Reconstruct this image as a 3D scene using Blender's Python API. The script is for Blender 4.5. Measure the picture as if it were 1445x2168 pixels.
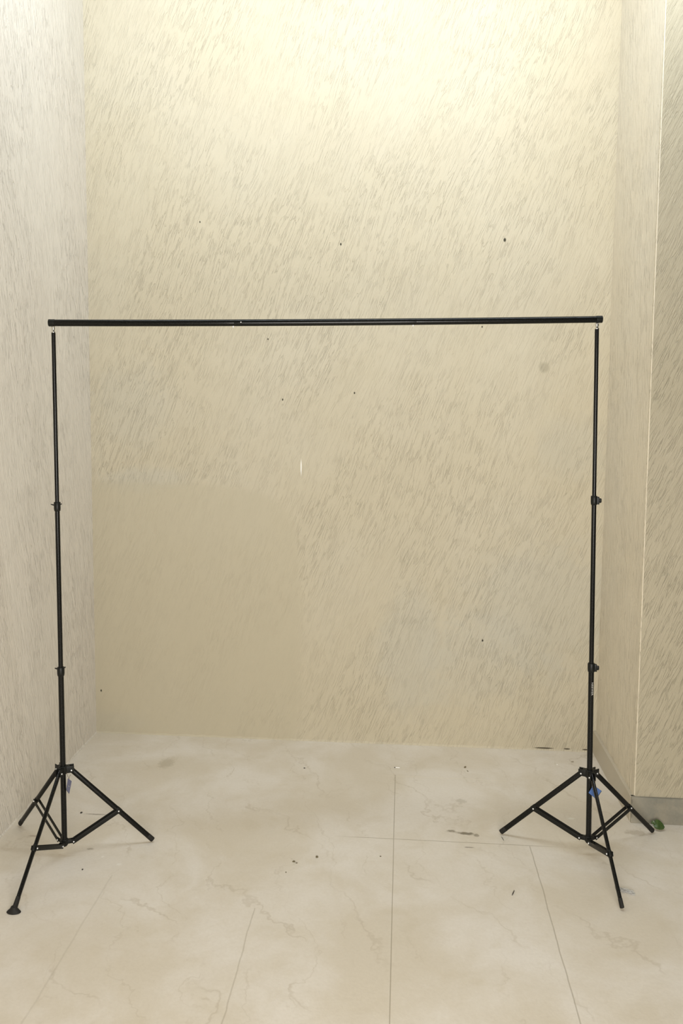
import bpy, bmesh, math, random
from mathutils import Vector, Matrix
random.seed(7)
C = bpy.context.scene
for o in list(bpy.data.objects): bpy.data.objects.remove(o)
PI = math.pi

# ---------------------------------------------------------------- camera
CAM_H, YAW, PITCH, ROLL, FPX, CX, CY = 1.7561, 0.0897, -0.0818, 0.0031, 1796.18, 692.02, 985.48
fwd = Vector((-math.sin(YAW)*math.cos(PITCH), math.cos(YAW)*math.cos(PITCH), math.sin(PITCH)))
rgt = Vector((math.cos(YAW), math.sin(YAW), 0)); upv = rgt.cross(fwd)
rgt2 = rgt*math.cos(ROLL)+upv*math.sin(ROLL); upv2 = -rgt*math.sin(ROLL)+upv*math.cos(ROLL)
camd = bpy.data.cameras.new('camera'); cam = bpy.data.objects.new('camera', camd); C.collection.objects.link(cam)
M = Matrix((rgt2, upv2, -fwd)).transposed().to_4x4(); M.translation = Vector((0, 0, CAM_H)); cam.matrix_world = M
camd.sensor_fit = 'VERTICAL'; camd.sensor_height = 36; camd.sensor_width = 24
camd.lens = 36*FPX/2168; camd.shift_x = (722.5-CX)/2168; camd.shift_y = -(1084-CY)/2168
camd.clip_start = .05
C.camera = cam
def at(u, v, x=None, y=None, z=None):
    "the point of the place seen at photo pixel (u, v) on the plane x, y or z = const"
    d = fwd + rgt2*(u-CX)/FPX + upv2*(CY-v)/FPX
    t = (z-CAM_H)/d.z if z is not None else (y/d.y if y is not None else x/d.x)
    return Vector((0, 0, CAM_H)) + d*t

# ---------------------------------------------------------------- light
C.view_settings.view_transform = 'Standard'; C.view_settings.look = 'None'
C.view_settings.gamma = 1; C.view_settings.exposure = 0.0; C.view_settings.use_curve_mapping = False
w = bpy.data.worlds.new('world'); C.world = w; w.use_nodes = True
w.node_tree.nodes['Background'].inputs[0].default_value = (1.0, .95, .84, 1)
w.node_tree.nodes['Background'].inputs[1].default_value = .09
def lamp(name, kind, loc, energy, color, target=None, **kw):
    l = bpy.data.lights.new(name, kind); l.energy = energy; l.color = color
    for k, v in kw.items(): setattr(l, k, v)
    o = bpy.data.objects.new(name, l); C.collection.objects.link(o); o.location = loc
    if target is not None: o.rotation_euler = (Vector(target)-Vector(loc)).to_track_quat('-Z', 'Y').to_euler()
    return o
lamp('ceiling_lamp', 'AREA', (.05, 2.8, 4.02), 77, (.84, .92, 1), (.05, 4.18, 3.05), shape='RECTANGLE', size=3.05, size_y=.14)
lamp('front_fill', 'AREA', (.3, -.4, 1.25), 126, (1, .955, .90), (-.1, 4.1, .2), shape='DISK', size=1.8)  # added soft fill behind the camera, standing in for broad bounced light

# ---------------------------------------------------------------- node helpers
class NT:
    def __init__(s, name):
        s.m = bpy.data.materials.new(name); s.m.use_nodes = True; s.t = s.m.node_tree; s.n = s.t.nodes; s.l = s.t.links
        s.b = s.n['Principled BSDF']; s.pos = None
    def set(s, sock, v):
        if isinstance(v, bpy.types.NodeSocket): s.l.new(v, sock)
        else: sock.default_value = v
    def math(s, op, a, b=None, c=None, clamp=False):
        n = s.n.new('ShaderNodeMath'); n.operation = op; n.use_clamp = clamp
        s.set(n.inputs[0], a)
        if b is not None: s.set(n.inputs[1], b)
        if c is not None: s.set(n.inputs[2], c)
        return n.outputs[0]
    def xyz(s):
        if s.pos is None:
            g = s.n.new('ShaderNodeNewGeometry'); s.geo = g
            q = s.n.new('ShaderNodeSeparateXYZ'); s.l.new(g.outputs['Position'], q.inputs[0]); s.pos = q.outputs
        return s.pos
    def comb(s, x, y, z):
        n = s.n.new('ShaderNodeCombineXYZ')
        for i, v in enumerate((x, y, z)): s.set(n.inputs[i], v)
        return n.outputs[0]
    def noise(s, vec, scale=1, detail=3, rough=.55, dist=0):
        n = s.n.new('ShaderNodeTexNoise'); s.set(n.inputs['Vector'], vec)
        n.inputs['Scale'].default_value = scale; n.inputs['Detail'].default_value = detail
        n.inputs['Roughness'].default_value = rough; n.inputs['Distortion'].default_value = dist
        return n.outputs[0]
    def ramp(s, v, a, b, lo=0., hi=1.):
        n = s.n.new('ShaderNodeMapRange'); n.interpolation_type = 'SMOOTHSTEP'
        for i, k in enumerate((v, a, b, lo, hi)): s.set(n.inputs[i], k)
        return n.outputs[0]
    def mix(s, f, a, b, mode='MIX'):
        n = s.n.new('ShaderNodeMix'); n.data_type = 'RGBA'; n.blend_type = mode
        s.set(n.inputs[0], f)
        for k, v in ((6, a), (7, b)):
            if not isinstance(v, bpy.types.NodeSocket): v = tuple(v)+(1,) if len(v) == 3 else v
            s.set(n.inputs[k], v)
        return n.outputs[2]
    def bump(s, h, strength, dist, prev=None):
        n = s.n.new('ShaderNodeBump'); n.inputs['Strength'].default_value = strength; n.inputs['Distance'].default_value = dist
        s.set(n.inputs['Height'], h)
        if prev is not None: s.l.new(prev, n.inputs['Normal'])
        return n.outputs[0]
    def out(s, col, rough=.6, normal=None, spec=.3, metal=0):
        if col is not None: s.set(s.b.inputs['Base Color'], col if isinstance(col, bpy.types.NodeSocket) else tuple(col)+(1,))
        s.set(s.b.inputs['Roughness'], rough); s.b.inputs['Specular IOR Level'].default_value = spec; s.b.inputs['Metallic'].default_value = metal
        if normal is not None: s.l.new(normal, s.b.inputs['Normal'])
        return s.m

def blob(t, a, b, ca, cb, ra, rb, soft=.6, wob=None):
    "soft elliptical stain with its centre at (ca, cb)"
    da = t.math('DIVIDE', t.math('SUBTRACT', a, ca), ra); db = t.math('DIVIDE', t.math('SUBTRACT', b, cb), rb)
    r = t.math('SQRT', t.math('ADD', t.math('MULTIPLY', da, da), t.math('MULTIPLY', db, db)))
    if wob is not None: r = t.math('ADD', r, wob)
    return t.ramp(r, 1+soft*.5, 1-soft*.5)

def plaster(name, axis, slant, col, col2, groove=1.0, marks=None, seed=0.):
    t = NT(name); p = t.xyz(); a = p[axis]; z = p[2]
    ca, sa = math.cos(slant), math.sin(slant)
    wav = t.math('MULTIPLY', t.math('SUBTRACT', t.noise(t.comb(a, seed, z), 1.3, 0), .5), .07)
    u = t.math('ADD', t.math('SUBTRACT', t.math('MULTIPLY', a, ca), t.math('MULTIPLY', z, sa)), wav)   # across the strokes
    v = t.math('ADD', t.math('MULTIPLY', a, sa), t.math('MULTIPLY', z, ca))                             # along the strokes
    n1 = t.noise(t.comb(t.math('MULTIPLY', u, 78), t.math('MULTIPLY', v, 6.5), seed+3), 1, 2, .55, .25)
    g1 = t.ramp(t.math('ABSOLUTE', t.math('SUBTRACT', n1, .5)), .030, .004)
    brk = t.ramp(t.noise(t.comb(t.math('MULTIPLY', u, 30), t.math('MULTIPLY', v, 12), seed+6), 1, 2), .32, .54)
    g1 = t.math('MULTIPLY', g1, brk)
    n2 = t.noise(t.comb(t.math('MULTIPLY', u, 90), t.math('MULTIPLY', v, 9), seed+9), 1, 2, .5)
    fine = t.noise(t.comb(t.math('MULTIPLY', u, 150), t.math('MULTIPLY', v, 75), seed), 1, 3, .65)
    area = t.ramp(t.noise(t.comb(t.math('MULTIPLY', u, 3.0), t.math('MULTIPLY', v, 1.3), seed+5), 1, 2), .36, .62, .40, 1.0)
    g1 = t.math('MULTIPLY', g1, area)
    k = 1.0
    col_n = t.noise(t.comb(a, seed, z), 1.1, 4, .6)
    c = t.mix(t.ramp(col_n, .38, .66), col, col2)
    mot = t.noise(t.comb(t.math('MULTIPLY', u, 11), t.math('MULTIPLY', v, 4), seed+2), 1, 3)
    c = t.mix(t.ramp(mot, .40, .75, 0, .22), c, [q*.86 for q in col])
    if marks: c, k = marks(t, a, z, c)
    h = t.math('ADD', t.math('MULTIPLY', g1, -1.0), t.math('MULTIPLY', t.math('SUBTRACT', n2, .5), 1.1))
    h = t.math('MULTIPLY', t.math('ADD', h, t.math('MULTIPLY', fine, t.math('ADD', t.math('MULTIPLY', area, .55), .3))), k)
    # combed grooves coloured slightly darker
    c = t.mix(t.math('MULTIPLY', t.math('MULTIPLY', g1, k), +.03*groove), c, [q*.55 for q in col])
    return t.out(c, .75, t.bump(h, .72*groove, .0026), .25)

XL, XR, YB, YF, XT = -1.5804, .9496, 4.1786, 3.4745, 3.4
SKT = .013
def back_marks(t, a, z, c):
    wob = t.math('MULTIPLY', t.math('SUBTRACT', t.noise(t.comb(a, 0., z), 7, 4, .7), .5), 1.6)
    blue = (.425, .42, .365)
    for (u, v, ra, rb, s) in ((1160, 1290, .38, .30, .30), (870, 1380, .16, .30, .28), (1215, 950, .16, .14, .22), (280, 860, .20, .20, .18), (300, 1015, .20, .06, .28), (240, 1530, .22, .06, .3), (1030, 1400, .3, .2, .2)):
        p = at(u, v, y=YB)
        c = t.mix(t.math('MULTIPLY', blob(t, a, z, p.x, p.z, ra, rb, .9, wob), s), c, blue)
    # smoother area in the lower left, with a soft shadow painted into its colour
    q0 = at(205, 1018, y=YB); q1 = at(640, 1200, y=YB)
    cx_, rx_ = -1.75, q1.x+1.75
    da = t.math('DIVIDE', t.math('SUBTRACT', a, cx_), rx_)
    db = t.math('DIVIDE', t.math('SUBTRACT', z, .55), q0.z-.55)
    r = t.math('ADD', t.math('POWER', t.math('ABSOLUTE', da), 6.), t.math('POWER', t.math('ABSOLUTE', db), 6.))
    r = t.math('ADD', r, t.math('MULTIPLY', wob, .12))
    shade_patch = t.ramp(r, 1.12, .80)
    c = t.mix(t.math('MULTIPLY', shade_patch, .55), c, (.44, .392, .28))
    k = t.math('SUBTRACT', 1., t.math('MULTIPLY', shade_patch, .72))
    # little specks, a round stain and a chalk dash
    for (u, v, r_) in ((1068, 508, .006), (721, 517, .004), (598, 846, .0035), (750, 832, .0035), (567, 718, .003), (1020, 692, .003), (214, 1462, .004), (1021, 1356, .004), (423, 470, .003)):
        p = at(u, v, y=YB); c = t.mix(blob(t, a, z, p.x, p.z, r_, r_*1.5, .8), c, (.05, .045, .03))
    p = at(1152, 778, y=YB); c = t.mix(t.math('MULTIPLY', blob(t, a, z, p.x, p.z, .024, .024, .8), .45), c, (.25, .22, .15))
    p = at(637, 990, y=YB); c = t.mix(blob(t, a, z, p.x, p.z, .0025, .035, .9), c, (.85, .83, .78))
    # dark gaps under the plaster along the floor, and the pale ridge above them
    for (u0, u1) in ((1131, 1170), (1193, 1206), (1232, 1246)):
        p0 = at(u0, 1588, y=YB); p1 = at(u1, 1588, y=YB)
        c = t.mix(blob(t, a, z, (p0.x+p1.x)/2, .011, (p1.x-p0.x)/2, .0035, .7), c, (.09, .075, .05))
    return c, k

WCOL, WCOL2 = (.495, .44, .320), (.505, .455, .342)
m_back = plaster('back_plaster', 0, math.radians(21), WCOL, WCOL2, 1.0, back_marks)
m_left = plaster('left_plaster', 1, math.radians(-14), (.67, .62, .535), (.68, .635, .55), 1.25, None, 4.)
m_right = plaster('right_plaster', 1, math.radians(4), (.67, .605, .475), (.66, .605, .49), 1.2, None, 8.)
m_front = plaster('front_plaster', 0, math.radians(24), (.40, .355, .252), (.42, .373, .27), 1.1, None, 12.)

def marble(name, base, base2, vein, joints=True, rough=.42):
    t = NT(name); p = t.xyz(); x, y, z = p[0], p[1], p[2]
    y2 = t.math('ADD', y, t.math('MULTIPLY', z, 1.0))
    cl = t.noise(t.comb(x, y2, 0.), 2.2, 5, .6, .4)
    c = t.mix(t.ramp(cl, .35, .68), base, base2)
    cl2 = t.noise(t.comb(x, y2, 5.), 6.5, 4, .6, .6)
    c = t.mix(t.ramp(cl2, .50, .75, 0, .22), c, (.50, .43, .30))
    # diagonal veins
    wx = t.math('MULTIPLY', t.math('SUBTRACT', t.noise(t.comb(x, y2, 1.), 2.6, 5, .62), .5), .55)
    for sx, sy, sc, st in ((.83, .56, 3.1, .32), (.95, .30, 5.3, .22)):
        u = t.math('ADD', t.math('ADD', t.math('MULTIPLY', x, sx), t.math('MULTIPLY', y2, sy)), wx)
        f = t.math('ABSOLUTE', t.math('SUBTRACT', t.math('FRACT', t.math('MULTIPLY', u, sc)), .5))
        brk = t.ramp(t.noise(t.comb(x, y2, sc), 3.5, 3), .44, .62)
        c = t.mix(t.math('MULTIPLY', t.math('MULTIPLY', t.ramp(f, .035, .0), brk), st*1.1), c, vein)
    grain = t.noise(t.comb(x, y2, 2.), 90, 3, .7)
    c = t.mix(t.ramp(grain, .3, .8, 0, .14), c, (.42, .36, .26))
    h = t.math('MULTIPLY', t.noise(t.comb(x, y2, 3.), 28, 5, .65), 1.0)
    if joints:
        jw = t.math('MULTIPLY', t.math('SUBTRACT', t.noise(t.comb(0., y, 7.), 2.5, 4), .5), .05)
        jm = None
        for (xc, wv, y0, y1, st, wd) in ((-.022, .05, 2.0, 3.83, .55, .0015), (.51, .55, 1.2, 3.25, .45, .0019), (-.495, .9, 1.2, 2.75, .30, .0021), (-1.05, .6, 1.0, 2.9, .15, .003)):
            d = t.math('ABSOLUTE', t.math('SUBTRACT', t.math('SUBTRACT', x, xc), t.math('MULTIPLY', jw, wv)))
            mk = t.math('MULTIPLY', t.ramp(d, wd*1.6, wd*.4), t.math('MULTIPLY', t.math('GREATER_THAN', y, y0), t.math('LESS_THAN', y, y1)))
            mk = t.math('MULTIPLY', mk, st); jm = mk if jm is None else t.math('MAXIMUM', jm, mk)
        for (yc, x0, x1, st, wd) in ((3.255, -.16, .62, .55, .0018), (3.817, -.02, .50, -.35, .003)):
            d = t.math('ABSOLUTE', t.math('SUBTRACT', y, yc))
            fx = t.math('MULTIPLY', t.ramp(x, x0-.12, x0+.04), t.ramp(x, x1+.06, x1-.12))
            mk = t.math('MULTIPLY', t.ramp(d, wd*1.6, wd*.4), fx)
            if st > 0: jm = t.math('MAXIMUM', jm, t.math('MULTIPLY', mk, st))
            else: c = t.mix(t.math('MULTIPLY', mk, -st), c, (.72, .66, .53))
        c = t.mix(jm, c, (.20, .165, .105))
        h = t.math('SUBTRACT', h, t.math('MULTIPLY', jm, .8))
        wob = t.math('MULTIPLY', t.math('SUBTRACT', t.noise(t.comb(x, y, 0.), 60, 3), .5), 1.7)
        # scuffs and dried dirt
        for (u, v, ra, rb, s, col) in ((955, 1759, .016, .009, .7, (.16, .13, .08)), (988, 1765, .032, .010, .8, (.12, .10, .06)), (970, 1762, .045, .006, .35, (.2, .16, .1)), (1008, 1768, .010, .012, .6, (.16, .13, .08)),
                                       (993, 1794, .017, .004, .7, (.15, .13, .1)), (203, 1724, .042, .005, .55, (.14, .11, .08)), (191, 1797, .012, .008, .5, (.2, .17, .12)), (72, 1770, .02, .006, .5, (.3, .22, .17)),
                                       (352, 1616, .035, .05, .35, (.27, .23, .15)), (1345, 1763, .04, .02, .45, (.28, .22, .14)), (1270, 1790, .12, .03, .22, (.40, .32, .18)), (217, 1814, .005, .006, .55, (.78, .75, .68)),
                                       (252, 1830, .008, .007, .55, (.78, .75, .68)), (262, 1910, .02, .012, .35, (.7, .67, .6)), (197, 1755, .014, .008, .6, (.8, .77, .7)), (1208, 1733, .016, .007, .5, (.72, .71, .62)), (976, 1696, .02, .02, .3, (.25, .22, .15))):
            q = at(u, v, z=0)
            c = t.mix(t.math('MULTIPLY', blob(t, x, y, q.x, q.y, ra, rb, .8, wob), s), c, col)
    if name == 'skirting_marble':
        for zz, rz_ in ((.092, .009), (.034, .013)):
            c = t.mix(blob(t, x, z, XR+.0045, zz, .0024, rz_, .5), c, (.02, .018, .014))
        c = t.mix(t.ramp(x, XR+.10, XR+.01, 0, .55), c, (.34, .31, .24))
    return t.out(c, rough, t.bump(h, .35, .0025), .35)
m_floor = marble('floor_marble', (.61, .55, .445), (.70, .655, .58), (.40, .335, .24))
m_skirt = marble('skirting_marble', (.24, .22, .17), (.18, .18, .15), (.18, .16, .12), False, .35)
m_skirt2 = marble('recess_skirting_marble', (.46, .41, .315), (.50, .455, .365), (.40, .34, .25), False, .4)

def simple(name, col, rough, spec=.5, metal=0, bump=0., scale=300):
    t = NT(name); co = t.n.new('ShaderNodeTexCoord')
    n = t.noise(co.outputs['Object'], scale, 2)
    c = t.mix(t.ramp(n, .35, .7, 0, .35), col, [min(1, q*1.35+.003) for q in col])
    return t.out(c, t.ramp(n, .3, .7, rough*.85, rough*1.15), t.bump(n, bump, .0005) if bump else None, spec, metal)
m_tube = simple('black_enamel', (.0055, .0055, .0045), .22, .22)
m_leg = simple('black_leg_enamel', (.0055, .0055, .0045), .25, .20)
m_flat = simple('black_strap_paint', (.008, .008, .0062), .42, .18)
m_plastic = simple('black_plastic', (.0075, .008, .0065), .40, .22, 0, .3, 500)
m_rubber = simple('black_rubber', (.012, .011, .009), .7, .3, 0, .3, 400)
m_chrome = simple('chrome', (.75, .74, .70), .2, .5, 1)
m_rivet = simple('zinc_rivet', (.80, .80, .78), .32, .5, .6)
m_blue = simple('blue_card', (.045, .11, .30), .5)
m_grey = simple('grey_blue_card', (.12, .13, .22), .5)
m_card = simple('black_card', (.01, .012, .015), .5)
m_white = simple('white_print', (.55, .54, .50), .5)
m_string = simple('brown_string', (.13, .09, .05), .8)
m_paper = simple('white_paper', (.82, .80, .74), .7)
m_twig = simple('dark_twig', (.03, .025, .018), .8)
m_crumb = simple('brown_crumb', (.13, .105, .055), .9)
m_dry = simple('dry_leaf', (.19, .155, .09), .8)
t_ = NT('green_leaf'); co_ = t_.n.new('ShaderNodeTexCoord'); n_ = t_.noise(co_.outputs['Object'], 90, 4)
m_leaf = t_.out(t_.mix(t_.ramp(n_, .3, .7), (.022, .048, .006), (.06, .095, .018)), .38, t_.bump(n_, .5, .001), .5)
t_ = NT('clear_film'); m_film = t_.out((.9, .9, .88), .12, None, .8); t_.b.inputs['Transmission Weight'].default_value = .85; t_.b.inputs['IOR'].default_value = 1.25

# ---------------------------------------------------------------- mesh helpers
def link(name, bm, mat, parent=None, smooth=True, origin=None):
    me = bpy.data.meshes.new(name)
    bmesh.ops.recalc_face_normals(bm, faces=bm.faces[:])
    if origin is not None: bmesh.ops.translate(bm, vec=-Vector(origin), verts=bm.verts[:])
    bm.to_mesh(me); bm.free()
    me.materials.append(mat)
    for f in me.polygons: f.use_smooth = smooth
    if smooth:
        try: me.set_sharp_from_angle(angle=math.radians(38))
        except Exception: pass
    o = bpy.data.objects.new(name, me); C.collection.objects.link(o)
    if origin is not None: o.location = origin
    if parent is not None:
        o.parent = parent
    return o
def frame(d, hint=Vector((0, 0, 1))):
    d = Vector(d).normalized(); s = hint.cross(d)
    if s.length < 1e-4: s = Vector((1, 0, 0)).cross(d)
    s.normalize(); return d, s, d.cross(s)
def ring_tube(bm, rings, cap=True):
    "rings: list of lists of points"
    vs = [[bm.verts.new(p) for p in r] for r in rings]
    n = len(vs[0])
    for a, b in zip(vs, vs[1:]):
        for i in range(n): bm.faces.new((a[i], a[(i+1) % n], b[(i+1) % n], b[i]))
    if cap: bm.faces.new(vs[0][::-1]); bm.faces.new(vs[-1])
def tube(bm, p0, p1, prof, n=24, sx=1., sy=1., hint=Vector((0, 0, 1))):
    "prof: (fraction along or metres from start if >1 ignored, radius) pairs"
    p0 = Vector(p0); p1 = Vector(p1); d, s, t = frame(p1-p0, hint); L = (p1-p0).length
    ring_tube(bm, [[p0+d*L*f + (s*math.cos(2*PI*i/n)*sx+t*math.sin(2*PI*i/n)*sy)*r for i in range(n)] for f, r in prof])
def rod(bm, p0, p1, r, n=20, c=.001, **k):
    L = (Vector(p1)-Vector(p0)).length; e = min(c/L, .3)
    tube(bm, p0, p1, [(0, r-c if r > c else r*.6), (e, r), (1-e, r), (1, r-c if r > c else r*.6)], n, **k)
def box(bm, c, ax, ay, az, sx, sy, sz, bev=.0):
    "box with full sizes along three axes, chamfered"
    c = Vector(c); b2 = bmesh.new()
    bmesh.ops.create_cube(b2, size=1)
    for v in b2.verts: v.co = Vector((v.co.x*sx, v.co.y*sy, v.co.z*sz))
    if bev: bmesh.ops.bevel(b2, geom=b2.edges[:], offset=bev, segments=2, affect='EDGES', profile=.6)
    mp = {}
    for v in b2.verts: mp[v] = bm.verts.new(c+Vector(ax)*v.co.x+Vector(ay)*v.co.y+Vector(az)*v.co.z)
    for f in b2.faces: bm.faces.new([mp[v] for v in f.verts])
    b2.free()
def tag(o, label=None, cat=None, group=None, kind=None):
    for k, v in (('label', label), ('category', cat), ('group', group), ('kind', kind)):
        if v: o[k] = v
    return o
def empty(name, loc):
    o = bpy.data.objects.new(name, None); C.collection.objects.link(o); o.location = loc; o.empty_display_size = .1; return o
def label(o, s): o['label'] = s; return o

m_skyblock = simple('sky_block_dark', (.22, .21, .19), .9, .1)  # dark, so the added overhead slab bounces little light
# ---------------------------------------------------------------- the setting
def slab(name, pts, thick, mat, sub=0):
    "a slab: front quad pts (ccw seen from the room), pushed back by the vector thick"
    bm = bmesh.new(); a = [bm.verts.new(p) for p in pts]; b = [bm.verts.new(Vector(p)+Vector(thick)) for p in pts]
    bm.faces.new(a); bm.faces.new(b[::-1])
    for i in range(len(a)): bm.faces.new((a[i], a[(i+1) % len(a)], b[(i+1) % len(a)], b[i]))
    return tag(link(name, bm, mat, smooth=False), kind='structure')
TOPZ = 5.6
def lean(p_bot, u, v):
    q = at(u, v, y=YB); k = (q.x-p_bot)/q.z; return p_bot+k*TOPZ
xlt = lean(XL, 178, 150); xrt = lean(XR+.013, 1309, 200)
slab('floor', [(-3.6, -4, 0), (3.4, -4, 0), (3.4, YB+.3, 0), (-3.6, YB+.3, 0)], (0, 0, -.15), m_floor)
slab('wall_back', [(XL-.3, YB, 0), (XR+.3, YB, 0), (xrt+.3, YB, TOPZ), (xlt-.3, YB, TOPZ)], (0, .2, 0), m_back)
slab('wall_left', [(XL, -.2, 0), (XL, YB+.05, 0), (xlt, YB+.05, TOPZ), (xlt, -.2, TOPZ)], (-.2, 0, 0), m_left)
slab('sky_block_slab', [(-3.6, .3, TOPZ-.1), (3.4, .3, TOPZ-.1), (3.4, YB+.3, TOPZ-.1), (-3.6, YB+.3, TOPZ-.1)], (0, 0, .2), m_skyblock)  # unseen slab added overhead to keep sky light off the back floor
# right side of the recess and the wall face that comes forward of it are one L-shaped pier
XW = XR+SKT; YW = YF+SKT
bm = bmesh.new(); dx = xrt-XW
bot = [(XW, YB+.05), (XW, YW), (3.4, YW), (3.4, YB+.05)]
r0 = [bm.verts.new((x, y, 0)) for x, y in bot]; r1 = [bm.verts.new((x+dx, y, TOPZ)) for x, y in bot]
for i in range(4): bm.faces.new((r0[i], r0[(i+1) % 4], r1[(i+1) % 4], r1[i]))
bm.faces.new(r0); bm.faces.new(r1)
me = bpy.data.meshes.new('wall_right'); bmesh.ops.recalc_face_normals(bm, faces=bm.faces[:])
bmesh.ops.bevel(bm, geom=[e for e in bm.edges if abs(e.verts[0].co.y-YW) < 1e-4 and abs(e.verts[1].co.y-YW) < 1e-4 and e.verts[0].co.x < 1.8 and e.verts[1].co.x < 1.8 and abs(e.verts[0].co.z-e.verts[1].co.z) > 1], offset=.006, segments=3, affect='EDGES')
bm.to_mesh(me); bm.free(); me.materials.append(m_right); me.materials.append(m_front)
for f in me.polygons: f.material_index = 1 if f.normal.y < -.72 else 0
ow = bpy.data.objects.new('wall_right', me); C.collection.objects.link(ow); tag(ow, kind='structure')
# skirtings
SKH = .110
bm = bmesh.new(); box(bm, (XR+.012, (YF+YB)/2+.006, SKH/2), (1, 0, 0), (0, 1, 0), (0, 0, 1), .024, YB-YF-.014, SKH, .0015)
tag(link('baseboard_recess', bm, m_skirt2, smooth=False), kind='structure')
bm = bmesh.new(); box(bm, (XR+.002+1.2, YF+.012, SKH/2), (1, 0, 0), (0, 1, 0), (0, 0, 1), 2.4, .024, SKH, .0015)
tag(link('baseboard_right', bm, m_skirt, smooth=False), kind='structure')
# rough plaster fillet where the walls meet the floor
def fillet(name, p0, p1, nrm, mat, r):
    bm = bmesh.new(); n = 90; p0 = Vector(p0); p1 = Vector(p1); rows = []
    for i in range(n+1):
        p = p0.lerp(p1, i/n); k = r*(.55+.6*random.random())
        rows.append([bm.verts.new(p-Vector(nrm)*.02), bm.verts.new(p-Vector(nrm)*.02+Vector((0, 0, k*2.6))), bm.verts.new(p+Vector((0, 0, k*2.4))), bm.verts.new(p+Vector(nrm)*k*.8+Vector((0, 0, k*1.0))), bm.verts.new(p+Vector(nrm)*k)])
    for a, b in zip(rows, rows[1:]):
        for j in range(4): bm.faces.new((a[j], a[j+1], b[j+1], b[j]))
        bm.faces.new((a[4], a[0], b[0], b[4]))
    bm.faces.new(rows[0]); bm.faces.new(rows[-1][::-1])
    return tag(link(name, bm, mat), kind='structure')
fillet('trim_1', (XL, YB, 0), (XR, YB, 0), (0, -1, 0), m_back, .004)
fillet('trim_2', (XL, 1.6, 0), (XL, YB, 0), (1, 0, 0), m_left, .004)

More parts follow.
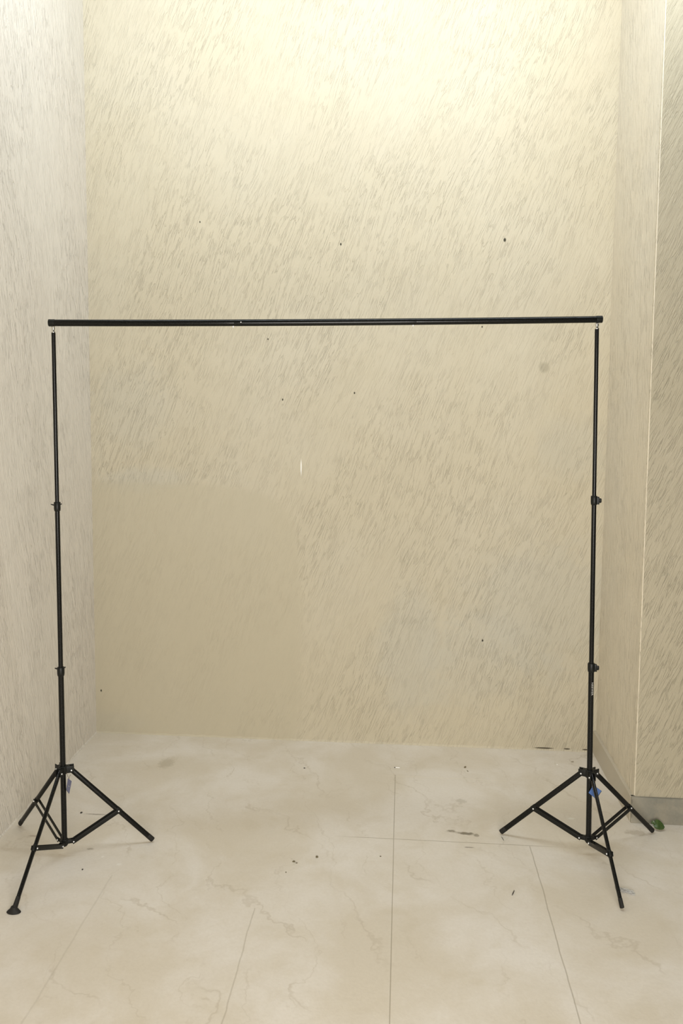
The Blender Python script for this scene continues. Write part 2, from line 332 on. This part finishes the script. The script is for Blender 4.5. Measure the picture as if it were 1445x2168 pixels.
# ---------------------------------------------------------------- the two light stands
def stand(lbl, base, lean_, zs, legs, tt, knob_dirs, knob_style, feet, text=False):
    """base on the floor; zs = (top, collar 1, collar 2, hub, lower hub); legs = (angle, foot radius);
    tt = where along each leg its straps are riveted"""
    bx, by = base; lx, ly = lean_; zt, zc1, zc2, zh, zb = zs
    P = lambda z, r=0., a=0.: Vector((r*math.cos(a)+lx*z, r*math.sin(a)+ly*z, z))
    root = empty('light_stand', (bx, by, 0)); tag(root, lbl, 'light stand', 'light stands holding the crossbar')
    ax = (P(1)-P(0)).normalized()
    # telescoping tubes
    bm = bmesh.new(); rod(bm, P(zb-.016), P(zc2), .0102, 32); low = link('lower_tube', bm, m_tube, root)
    bm = bmesh.new(); rod(bm, P(zc2-.02), P(zc1), .0086, 32); link('middle_tube', bm, m_tube, root)
    bm = bmesh.new(); rod(bm, P(zc1-.02), P(zt), .0074, 32); link('upper_tube', bm, m_tube, root)
    # chrome spigot with a flange, hex waist and pin
    bm = bmesh.new()
    tube(bm, P(zt-.001), P(zt+.0222), [(0, .0060), (.02, .0088), (.14, .0088), (.17, .0060), (.34, .0052), (.42, .0052), (.47, .0070), (.84, .0070), (.90, .0052), (1, .0050)], 18)
    link('spigot', bm, m_chrome, root)
    bm = bmesh.new(); q = P(zt+.0175); rod(bm, q+Vector((-.006, -.005, 0)), q+Vector((.007, -.0055, .004)), .0022, 12, .0005); link('spigot_pin', bm, m_chrome, root)
    # locking collars with wing knobs
    for zc, rr, kd in ((zc1, .0120, knob_dirs[0]), (zc2, .0135, knob_dirs[1])):
        bm = bmesh.new(); hh = .034
        tube(bm, P(zc-hh/2), P(zc+hh/2), [(0, rr-.0025), (.06, rr-.001), (.25, rr-.0002), (.30, rr), (.93, rr), (1, rr-.0012)], 32)
        d = Vector((math.cos(kd), math.sin(kd), 0)); s = Vector((-d.y, d.x, 0))
        box(bm, P(zc)+d*(rr+.0015), d, s, ax, .010, .013, .028, .002)
        col = link('lock_collar', bm, m_plastic, root)
        bm = bmesh.new()
        k0 = P(zc)+d*(rr+.004)
        rod(bm, k0, k0+d*(.009 if knob_style == 'wing' else .004), .0055, 18)
        if knob_style == 'wing':
            c0 = k0+d*.011
            for sg, ang in ((1, .30), (-1, .30)):
                w = s*sg*math.cos(ang)+ax*math.sin(ang)
                pts = [(.0, .0042), (.35, .0046), (.75, .0040), (1., .0022)]
                tube(bm, c0-w*.003, c0+w*.0205, pts, 14, sx=.6, sy=1.9, hint=d)
        else:
            c0 = k0+d*.0055
            tube(bm, c0-ax*.0085, c0+ax*.0085, [(0, .0025), (.2, .0042), (.8, .0042), (1, .0025)], 14, sx=.7, sy=1.3, hint=d)
        link('wing_knob', bm, m_plastic, col)
    # upper hub (fixed) and lower hub (sliding)
    def hub(name, z, r, h, arm0, arm1, wdt, ah):
        bm = bmesh.new()
        tube(bm, P(z-h/2), P(z+h/2), [(0, r-.0015), (.08, r), (.92, r), (1, r-.002)], 32)
        for a, _ in legs:
            d = Vector((math.cos(a), math.sin(a), 0)); s = Vector((-d.y, d.x, 0))
            for sg in (-1, 1):
                box(bm, P(z)+d*(arm0+arm1)/2+s*sg*(wdt/2-.0017), d, s, ax, arm1-arm0, .0034, ah, .0012)
            box(bm, P(z)+d*(arm0+.006)+ax*(ah/2-.003), d, s, ax, .018, wdt-.003, .006, .0015)
        return link(name, bm, m_plastic, root)
    H = hub('leg_hub', zh, .0165, .030, .010, .0400, .0215, .026)
    B = hub('brace_hub', zb, .0135, .024, .008, .0400, .0170, .014)
    def rivet(p, s, half, par, r=.0031):
        for sg in (-1, 1):
            bm = bmesh.new(); c = p+s*sg*half
            tube(bm, c-s*sg*.002, c+s*sg*.0022, [(0, r), (.6, r), (.9, r*.72), (1, r*.3)], 16); link('rivet', bm, m_rivet, par)
    for i, (a, R) in enumerate(legs):
        d = Vector((math.cos(a), math.sin(a), 0)); s = Vector((-d.y, d.x, 0))
        T = P(zh-.004, .030, a); F = P(0, R, a); F.x += 0; F.z = .008
        dr = (F-T).normalized(); T0 = T-dr*.012
        bm = bmesh.new(); L = (F-T0).length
        tube(bm, T0, F-dr*.012, [(0, .0085), (.006, .0098), (.994, .0098), (1, .0092)], 28, sx=.66, sy=1.0)
        leg = link('leg', bm, m_leg, root)
        # rubber foot
        bm = bmesh.new()
        if feet[i] == 'flare':
            tube(bm, F-dr*.042, F-dr*.004, [(0, .0100), (.3, .0104), (.8, .0112), (1, .012)], 24, sx=.72, sy=1.0)
            c = F-Vector((0, 0, .0078))
            ring_tube(bm, [[c+Vector((math.cos(2*PI*k/28)*rx-.001, math.sin(2*PI*k/28)*ry, zz)) for k in range(28)] for rx, ry, zz in ((.0240, .014, .0002), (.0250, .0150, .002), (.0215, .013, .006), (.0125, .011, .014), (.009, .009, .021))])
        else:
            tube(bm, F-dr*.030, F-dr*.001, [(0, .0098), (.02, .0101), (.93, .0101), (.98, .0093), (1, .007)], 24, sx=.70, sy=1.0)
        link('rubber_foot', bm, m_rubber, leg)
        J = T+(F-T)*tt[i]; J = J-dr.cross(s)*0
        # clamp sleeve on the leg where the straps are riveted
        bm = bmesh.new(); tube(bm, J-dr*.011, J+dr*.011, [(0, .0100), (.1, .0106), (.9, .0106), (1, .0100)], 24, sx=.74, sy=1.02)
        link('strap_clamp', bm, m_plastic, leg)
        Q = P(zb-.001, .033, a)
        for sg in (-1, 1):
            bm = bmesh.new(); o = s*sg*.0098
            e = (J-Q).normalized(); nrm = s.cross(e)
            box(bm, (J+Q)/2+o, e, s, nrm, (J-Q).length+.012, .0020, .0155, .0006)
            link('brace_strap', bm, m_flat, root)
        rivet(J, s, .0112, leg); rivet(Q, s, .0112, B); rivet(T, s, .0112, H)
    if text:
        cu = bpy.data.curves.new('brand_lettering', 'FONT'); cu.body = 'NEEWER'; cu.size = .0088; cu.extrude = .0002; cu.space_character = 1.12
        cu.align_x = 'CENTER'; cu.align_y = 'CENTER'
        tmp = bpy.data.objects.new('tmp', cu); C.collection.objects.link(tmp)
        dg = bpy.context.evaluated_depsgraph_get(); dg.update()
        me = bpy.data.meshes.new_from_object(tmp.evaluated_get(dg)); bpy.data.objects.remove(tmp)
        zc = text; R_ = .0104
        cdir = math.atan2(-by, -bx) + .50     # turned a little to the right of the camera
        xs = [v.co.x for v in me.vertices]; xm = (min(xs)+max(xs))/2; sc = .049/(max(xs)-min(xs))
        for v in me.vertices:
            x, y, zz = (v.co.x-xm)*sc, v.co.y*1.0, v.co.z
            ang = cdir + y/R_; r = R_+zz
            v.co = P(zc-x)+Vector((math.cos(ang)*r, math.sin(ang)*r, 0))
        me.materials.clear(); me.materials.append(m_white)
        o = bpy.data.objects.new('lettering', me); C.collection.objects.link(o); o.parent = low; label(o, 'small white lettering running down the tube')
    return root, P

def ang(a0, k, d): return a0+2*PI*k/3+d
R0 = .3473; t0 = .5753
Lz = (1.9818, 1.3466, .7243, .3452, .0610)
Rz = (2.0026, 1.3728, .7395, .3286, .0706)
LB, RB = (-1.2690, 3.0020), (.7216, 3.1978)
Ll, Rl = (.0011, .0004), (-.0115, .0026)
Llegs = [(ang(.4193, 0, .0119), R0-.0145), (ang(.4193, 1, -.0208), R0-.0013), (ang(.4193, 2, .0089), R0+.0081)]
Rlegs = [(ang(.6297, 0, -.0309), R0+.0135), (ang(.6297, 1, .0156), R0-.0036), (ang(.6297, 2, .0153), R0-.0022)]
Ls, LP = stand('left black tripod light stand whose front foot flares on the floor, beside the left wall', LB, Ll, Lz, Llegs, (t0-.0083, t0-.0179, t0-.0073),
      (math.radians(119), math.radians(117)), 'wing', ('cap', 'cap', 'flare'))
Rs, RP = stand('right black tripod light stand with white lettering on its pole, near the grey skirting', RB, Rl, Rz, Rlegs, (t0+.0021, t0+.0011, t0+.0303),
      (math.radians(-5), math.radians(-5)), 'block', ('cap', 'cap', 'cap'), text=.660)

# ---------------------------------------------------------------- crossbar
A = Vector((LB[0], LB[1], 0))+LP(Lz[0]+.035); B_ = Vector((RB[0], RB[1], 0))+RP(Rz[0]+.035)
dirn = (B_-A).normalized(); Aend = A-dirn*.016; Bend = B_+dirn*.018; LEN = (Bend-Aend).length
SAG = .0045
def bar(f): return Aend.lerp(Bend, f)-Vector((0, 0, SAG*4*f*(1-f)))
br = empty('crossbar', (Aend+Bend)/2); tag(br, 'long black horizontal crossbar of three joined tubes resting on the two stands', 'crossbar')
off = br.location.copy()
def bar_rings(f0, f1, r, n=18, e=.002):
    d, s, t = frame(dirn); out = []
    st = [(f0, r-.0002), (f0+e*.5, r)]+[(f0+(f1-f0)*i/n, r) for i in range(1, n)]+[(f1-e*.5, r), (f1, r-.0002)]
    for f, q in st: out.append([bar(f)-off+(s*math.cos(2*PI*i/36)+t*math.sin(2*PI*i/36))*q for i in range(36)])
    return out
secs = [(.010, .3345, .0122), (.3335, .6625, .01235), (.6615, .990, .0122)]
for f0, f1, r in secs:
    bm = bmesh.new(); ring_tube(bm, bar_rings(f0, f1, r)); link('bar_section', bm, m_tube, br)
for f0, f1 in ((0, .0105), (.9895, 1)):
    bm = bmesh.new(); ring_tube(bm, bar_rings(f0, f1, .0131, 4, .001)); link('end_cap', bm, m_plastic, br)
for u in (491.5, 870.5):
    f = (u-105)/(1270-105); p = bar(f)-off; bm = bmesh.new()
    tube(bm, p-Vector((0, 0, .011)), p-Vector((0, 0, .0185)), [(0, .0026), (.75, .0026), (1, .0012)], 14); link('spring_button', bm, m_rivet, br)
bm = bmesh.new(); p = bar((509-105)/1165)-off+Vector((0, -.0122, .001)); tube(bm, p+Vector((0, .002, 0)), p-Vector((0, .0015, 0)), [(0, .0022), (.8, .0022), (1, .001)], 12); link('screw', bm, m_rivet, br)

# ---------------------------------------------------------------- hang tags
def hang_tag(lbl, corners, string, face, marks=None):
    "corners: four points of the card"
    c = [Vector(p) for p in corners]; org = sum(c, Vector())/4
    n = (c[1]-c[0]).cross(c[3]-c[0]).normalized()
    if n.y > 0: n = -n
    root = empty('hang_tag', org); tag(root, lbl, 'tag')
    ux = (c[1]-c[0]).normalized(); uy = (c[3]-c[0]).normalized()
    bm = bmesh.new(); th = n*.0012
    a = [bm.verts.new(p-org) for p in c]; b = [bm.verts.new(p-org-th) for p in c]
    bm.faces.new(a); bm.faces.new(b[::-1])
    for i in range(4): bm.faces.new((a[i], a[(i+1) % 4], b[(i+1) % 4], b[i]))
    bmesh.ops.bevel(bm, geom=bm.edges[:], offset=.0002, segments=1, affect='EDGES')
    link('card', bm, face, root, smooth=False)
    bm = bmesh.new(); sh = Vector((.0035, .001, -.0035)) if face == m_blue else Vector((.0015, .001, -.0015))
    a = [bm.verts.new(p-org-n*.0022+sh*.6) for p in c]; b = [bm.verts.new(p-org-n*.0034+sh*.6) for p in c]
    bm.faces.new(a); bm.faces.new(b[::-1])
    for i in range(4): bm.faces.new((a[i], a[(i+1) % 4], b[(i+1) % 4], b[i]))
    label(link('backing_card', bm, m_card, root, smooth=False), 'black backing card')
    if marks:
        bm = bmesh.new(); m0 = c[0].lerp(c[1], .3).lerp(c[3].lerp(c[2], .3), .52)-org+n*.0004
        m1 = c[0].lerp(c[1], .62).lerp(c[3].lerp(c[2], .62), .52)-org+n*.0004
        q = uy*.0022; bm.faces.new([bm.verts.new(v) for v in (m0, m1, m1+q, m0+q)]); link('printed_mark', bm, m_white, root, smooth=False)
    for st in string:
        bm = bmesh.new(); pts = [Vector(p)-org for p in st]
        d, s, t = frame(pts[-1]-pts[0], Vector((1, 0, 0)))
        ring_tube(bm, [[p+(s*math.cos(PI*i/3)+t*math.sin(PI*i/3))*.0007 for i in range(6)] for p in pts]); link('string', bm, m_string, root)
    return root
yl = LB[1]-.004
K = lambda u, v, y: at(u, v, y=y)
hang_tag('small grey-blue tag hanging edge-on beside the left stand pole',
    [K(144.6, 1648, yl-.018), K(151.8, 1654, yl+.016), K(146.6, 1680.5, yl+.016), K(140.9, 1672.5, yl-.018)],
    [[K(140.5, 1631, yl), K(141.2, 1638, yl), K(143.5, 1643.5, yl), K(146.2, 1649, yl-.008)], [K(146.2, 1649, yl-.008), K(147.5, 1643.5, yl), K(149.5, 1640, yl), K(151.5, 1642, yl)]], m_grey, True)
yr = RB[1]-.020
hang_tag('square blue tag hanging by a corner on the right stand, behind its front leg',
    [K(1255.5, 1662.5, yr), K(1272.5, 1674.5, yr-.002), K(1260.5, 1691.5, yr-.002), K(1245.2, 1678.5, yr)],
    [[K(1256.5, 1638, yr+.006), K(1258.5, 1648, yr+.002), K(1259.5, 1656, yr), K(1256.2, 1663.5, yr)]], m_blue)

# ---------------------------------------------------------------- small things on the floor
def leaf_blade(bm, org, ux, uy, L, W, lift, curl, n=12, m=6, tip=1.6):
    rows = []
    for i in range(n+1):
        f = i/n; wd = W*(math.sin(PI*min(1, max(0, f))**.8)**.6)*.5+.0004
        rows.append([bm.verts.new(org+ux*(f-.5)*L+uy*wd*(2*j/m-1)+Vector((0, 0, lift+curl*((2*j/m-1)**2)*wd/W*2+curl*.6*math.sin(f*PI*1.5)))) for j in range(m+1)])
    top = []
    for a, b in zip(rows, rows[1:]):
        for j in range(m): top.append(bm.faces.new((a[j], a[j+1], b[j+1], b[j])))
    r = bmesh.ops.extrude_face_region(bm, geom=top)
    for v in r['geom']:
        if isinstance(v, bmesh.types.BMVert): v.co.z -= .0008
p = at(1394, 1757, z=0)
lf = empty('green_leaf', (p.x, p.y, 0)); tag(lf, 'round green leaf lying by the grey skirting at the right stand foot', 'leaf')
bm = bmesh.new(); leaf_blade(bm, Vector((0, 0, 0)), Vector((.995, -.08, .0)), Vector((.06, .76, .65)), .044, .040, .0165, .004); link('leaf_blade', bm, m_leaf, lf)
bm = bmesh.new(); leaf_blade(bm, Vector((-.022, .006, .006)), Vector((.9, -.4, .1)), Vector((.3, .6, .7)), .016, .014, .018, .003, 8, 4); label(link('leaf_blade', bm, m_leaf, lf), 'smaller leaf beside the big one')
bm = bmesh.new(); rod(bm, Vector((-.018, .0, .015)), Vector((-.027, .004, .019)), .0008, 8, .0002); link('stem', bm, m_leaf, lf)

def lump(name, u, v, sx, sy, sz, mat, lbl, cat, seed, group=None, rot=0., flat=.6):
    rnd = random.Random(seed); p = at(u, v, z=0); bm = bmesh.new()
    bmesh.ops.create_icosphere(bm, subdivisions=2, radius=.5)
    cr, sr = math.cos(rot), math.sin(rot)
    for vv in bm.verts:
        k = 1+rnd.uniform(-.22, .22); q = vv.co*k; q = Vector((q.x*sx, q.y*sy, max(q.z, -.5*flat)*sz))
        vv.co = Vector((q.x*cr-q.y*sr, q.x*sr+q.y*cr, q.z))
    mz = min(vv.co.z for vv in bm.verts)
    for vv in bm.verts: vv.co.z -= mz-.0002
    o = link(name, bm, mat); o.location = (p.x, p.y, 0); return tag(o, lbl, cat, group)
def stick(name, u0, v0, u1, v1, r, mat, lbl, cat, group=None, bend=.0):
    a = at(u0, v0, z=0); b = at(u1, v1, z=0); mid = (a+b)/2; bm = bmesh.new(); n = 8; d = (b-a); s = Vector((-d.y, d.x, 0)).normalized()
    ring_tube(bm, [[a.lerp(b, i/n)-mid+s*(bend*math.sin(PI*i/n)+math.cos(PI*k/3)*r*(1-.5*abs(2*i/n-1)**3))+Vector((0, 0, r*1.05+math.sin(PI*k/3)*r)) for k in range(6)] for i in range(n+1)])
    o = link(name, bm, mat); o.location = (mid.x, mid.y, 0); return tag(o, lbl, cat, group)
# burnt matchstick-like butt: white with a dark tip
a = at(836.5, 1625.8, z=0); b = at(846, 1626.5, z=0); mid = (a+b)/2
cb = empty('cigarette_butt', (mid.x, mid.y, 0)); tag(cb, 'tiny white butt with a dark tip on the floor near the back wall', 'butt')
bm = bmesh.new(); rod(bm, a-mid+Vector((0, 0, .0022)), b-mid+Vector((0, 0, .0022)), .0020, 14, .0004); link('paper', bm, m_paper, cb)
bm = bmesh.new(); q = (a-b).normalized(); rod(bm, a-mid+Vector((0, 0, .0022)), a-mid+q*.005+Vector((0, 0, .0022)), .0021, 14, .0005); link('burnt_tip', bm, m_twig, cb)
lump('pebble', 1178.5, 1619.5, .0055, .006, .005, m_paper, 'tiny white pebble on the floor left of the right stand hub', 'pebble', 1)
stick('twig', 1083.5, 1896, 1088, 1886, .0016, m_twig, 'short black twig lying left of the right stand front foot', 'twig')
lump('dry_leaf_scrap', 984, 1624.5, .010, .022, .004, m_dry, 'largest brown leaf scrap near the back wall', 'leaf scrap', 2, rot=-.3)
lump('dry_leaf_scrap', 989.5, 1633, .004, .014, .003, m_dry, 'narrow brown leaf sliver just in front of the largest scrap', 'leaf scrap', 3, rot=.4)
lump('dry_leaf_scrap', 1211, 1613, .013, .006, .002, m_dry, 'flat brown leaf scrap nearest the right stand hub', 'leaf scrap', 4)
lump('crumb', 670.5, 1815, .010, .011, .006, m_crumb, 'dark round crumb in the middle of the floor', 'crumb', 5)
lump('crumb', 621.5, 1824.5, .011, .010, .004, m_crumb, 'olive crumb left of the dark round one, touching a smaller bit', 'crumb', 6)
lump('crumb', 627.5, 1827.5, .008, .005, .003, m_crumb, 'smaller bit touching the olive crumb on its right', 'crumb', 7)
lump('crumb', 805, 1813.5, .006, .005, .003, m_crumb, 'lone brown speck just left of the long tile joint', 'crumb', 8)
lump('crumb', 644, 1626.5, .009, .006, .003, m_twig, 'dark speck far back on the floor left of centre', 'crumb', 9)
lump('crumb', 172, 1721, .009, .011, .005, m_twig, 'black crumb right of the left stand pole', 'crumb', 10)
lump('crumb', 174.5, 1841.5, .006, .007, .004, m_twig, 'black crumb in front of the left stand right leg', 'crumb', 11)
lump('crumb', 605, 1847, .004, .008, .002, m_crumb, 'faint brown fleck in front of the olive crumb', 'crumb', 12)
stick('twig', 1061, 1772, 1066, 1780, .0010, m_twig, 'thin dark sliver below the right stand left foot', 'twig')
# crumpled scrap of clear film
p = at(1322, 1888, z=0); bm = bmesh.new(); n, m = 16, 8; rnd = random.Random(3)
g = [[bm.verts.new(Vector(((i/n-.5)*.060, (j/m-.5)*.026-(i/n-.5)*.022, .0045+.0035*math.sin(j*2.1+i*.35)+rnd.uniform(-.0012, .0012)))) for j in range(m+1)] for i in range(n+1)]
fs = [bm.faces.new((g[i][j], g[i+1][j], g[i+1][j+1], g[i][j+1])) for i in range(n) for j in range(m)]
r = bmesh.ops.extrude_face_region(bm, geom=fs)
for v in r['geom']:
    if isinstance(v, bmesh.types.BMVert): v.co.z -= .0005
o = link('plastic_film', bm, m_film); o.location = (p.x, p.y, 0); tag(o, 'shiny scrap of clear film on the floor beside the right stand front foot', 'film')
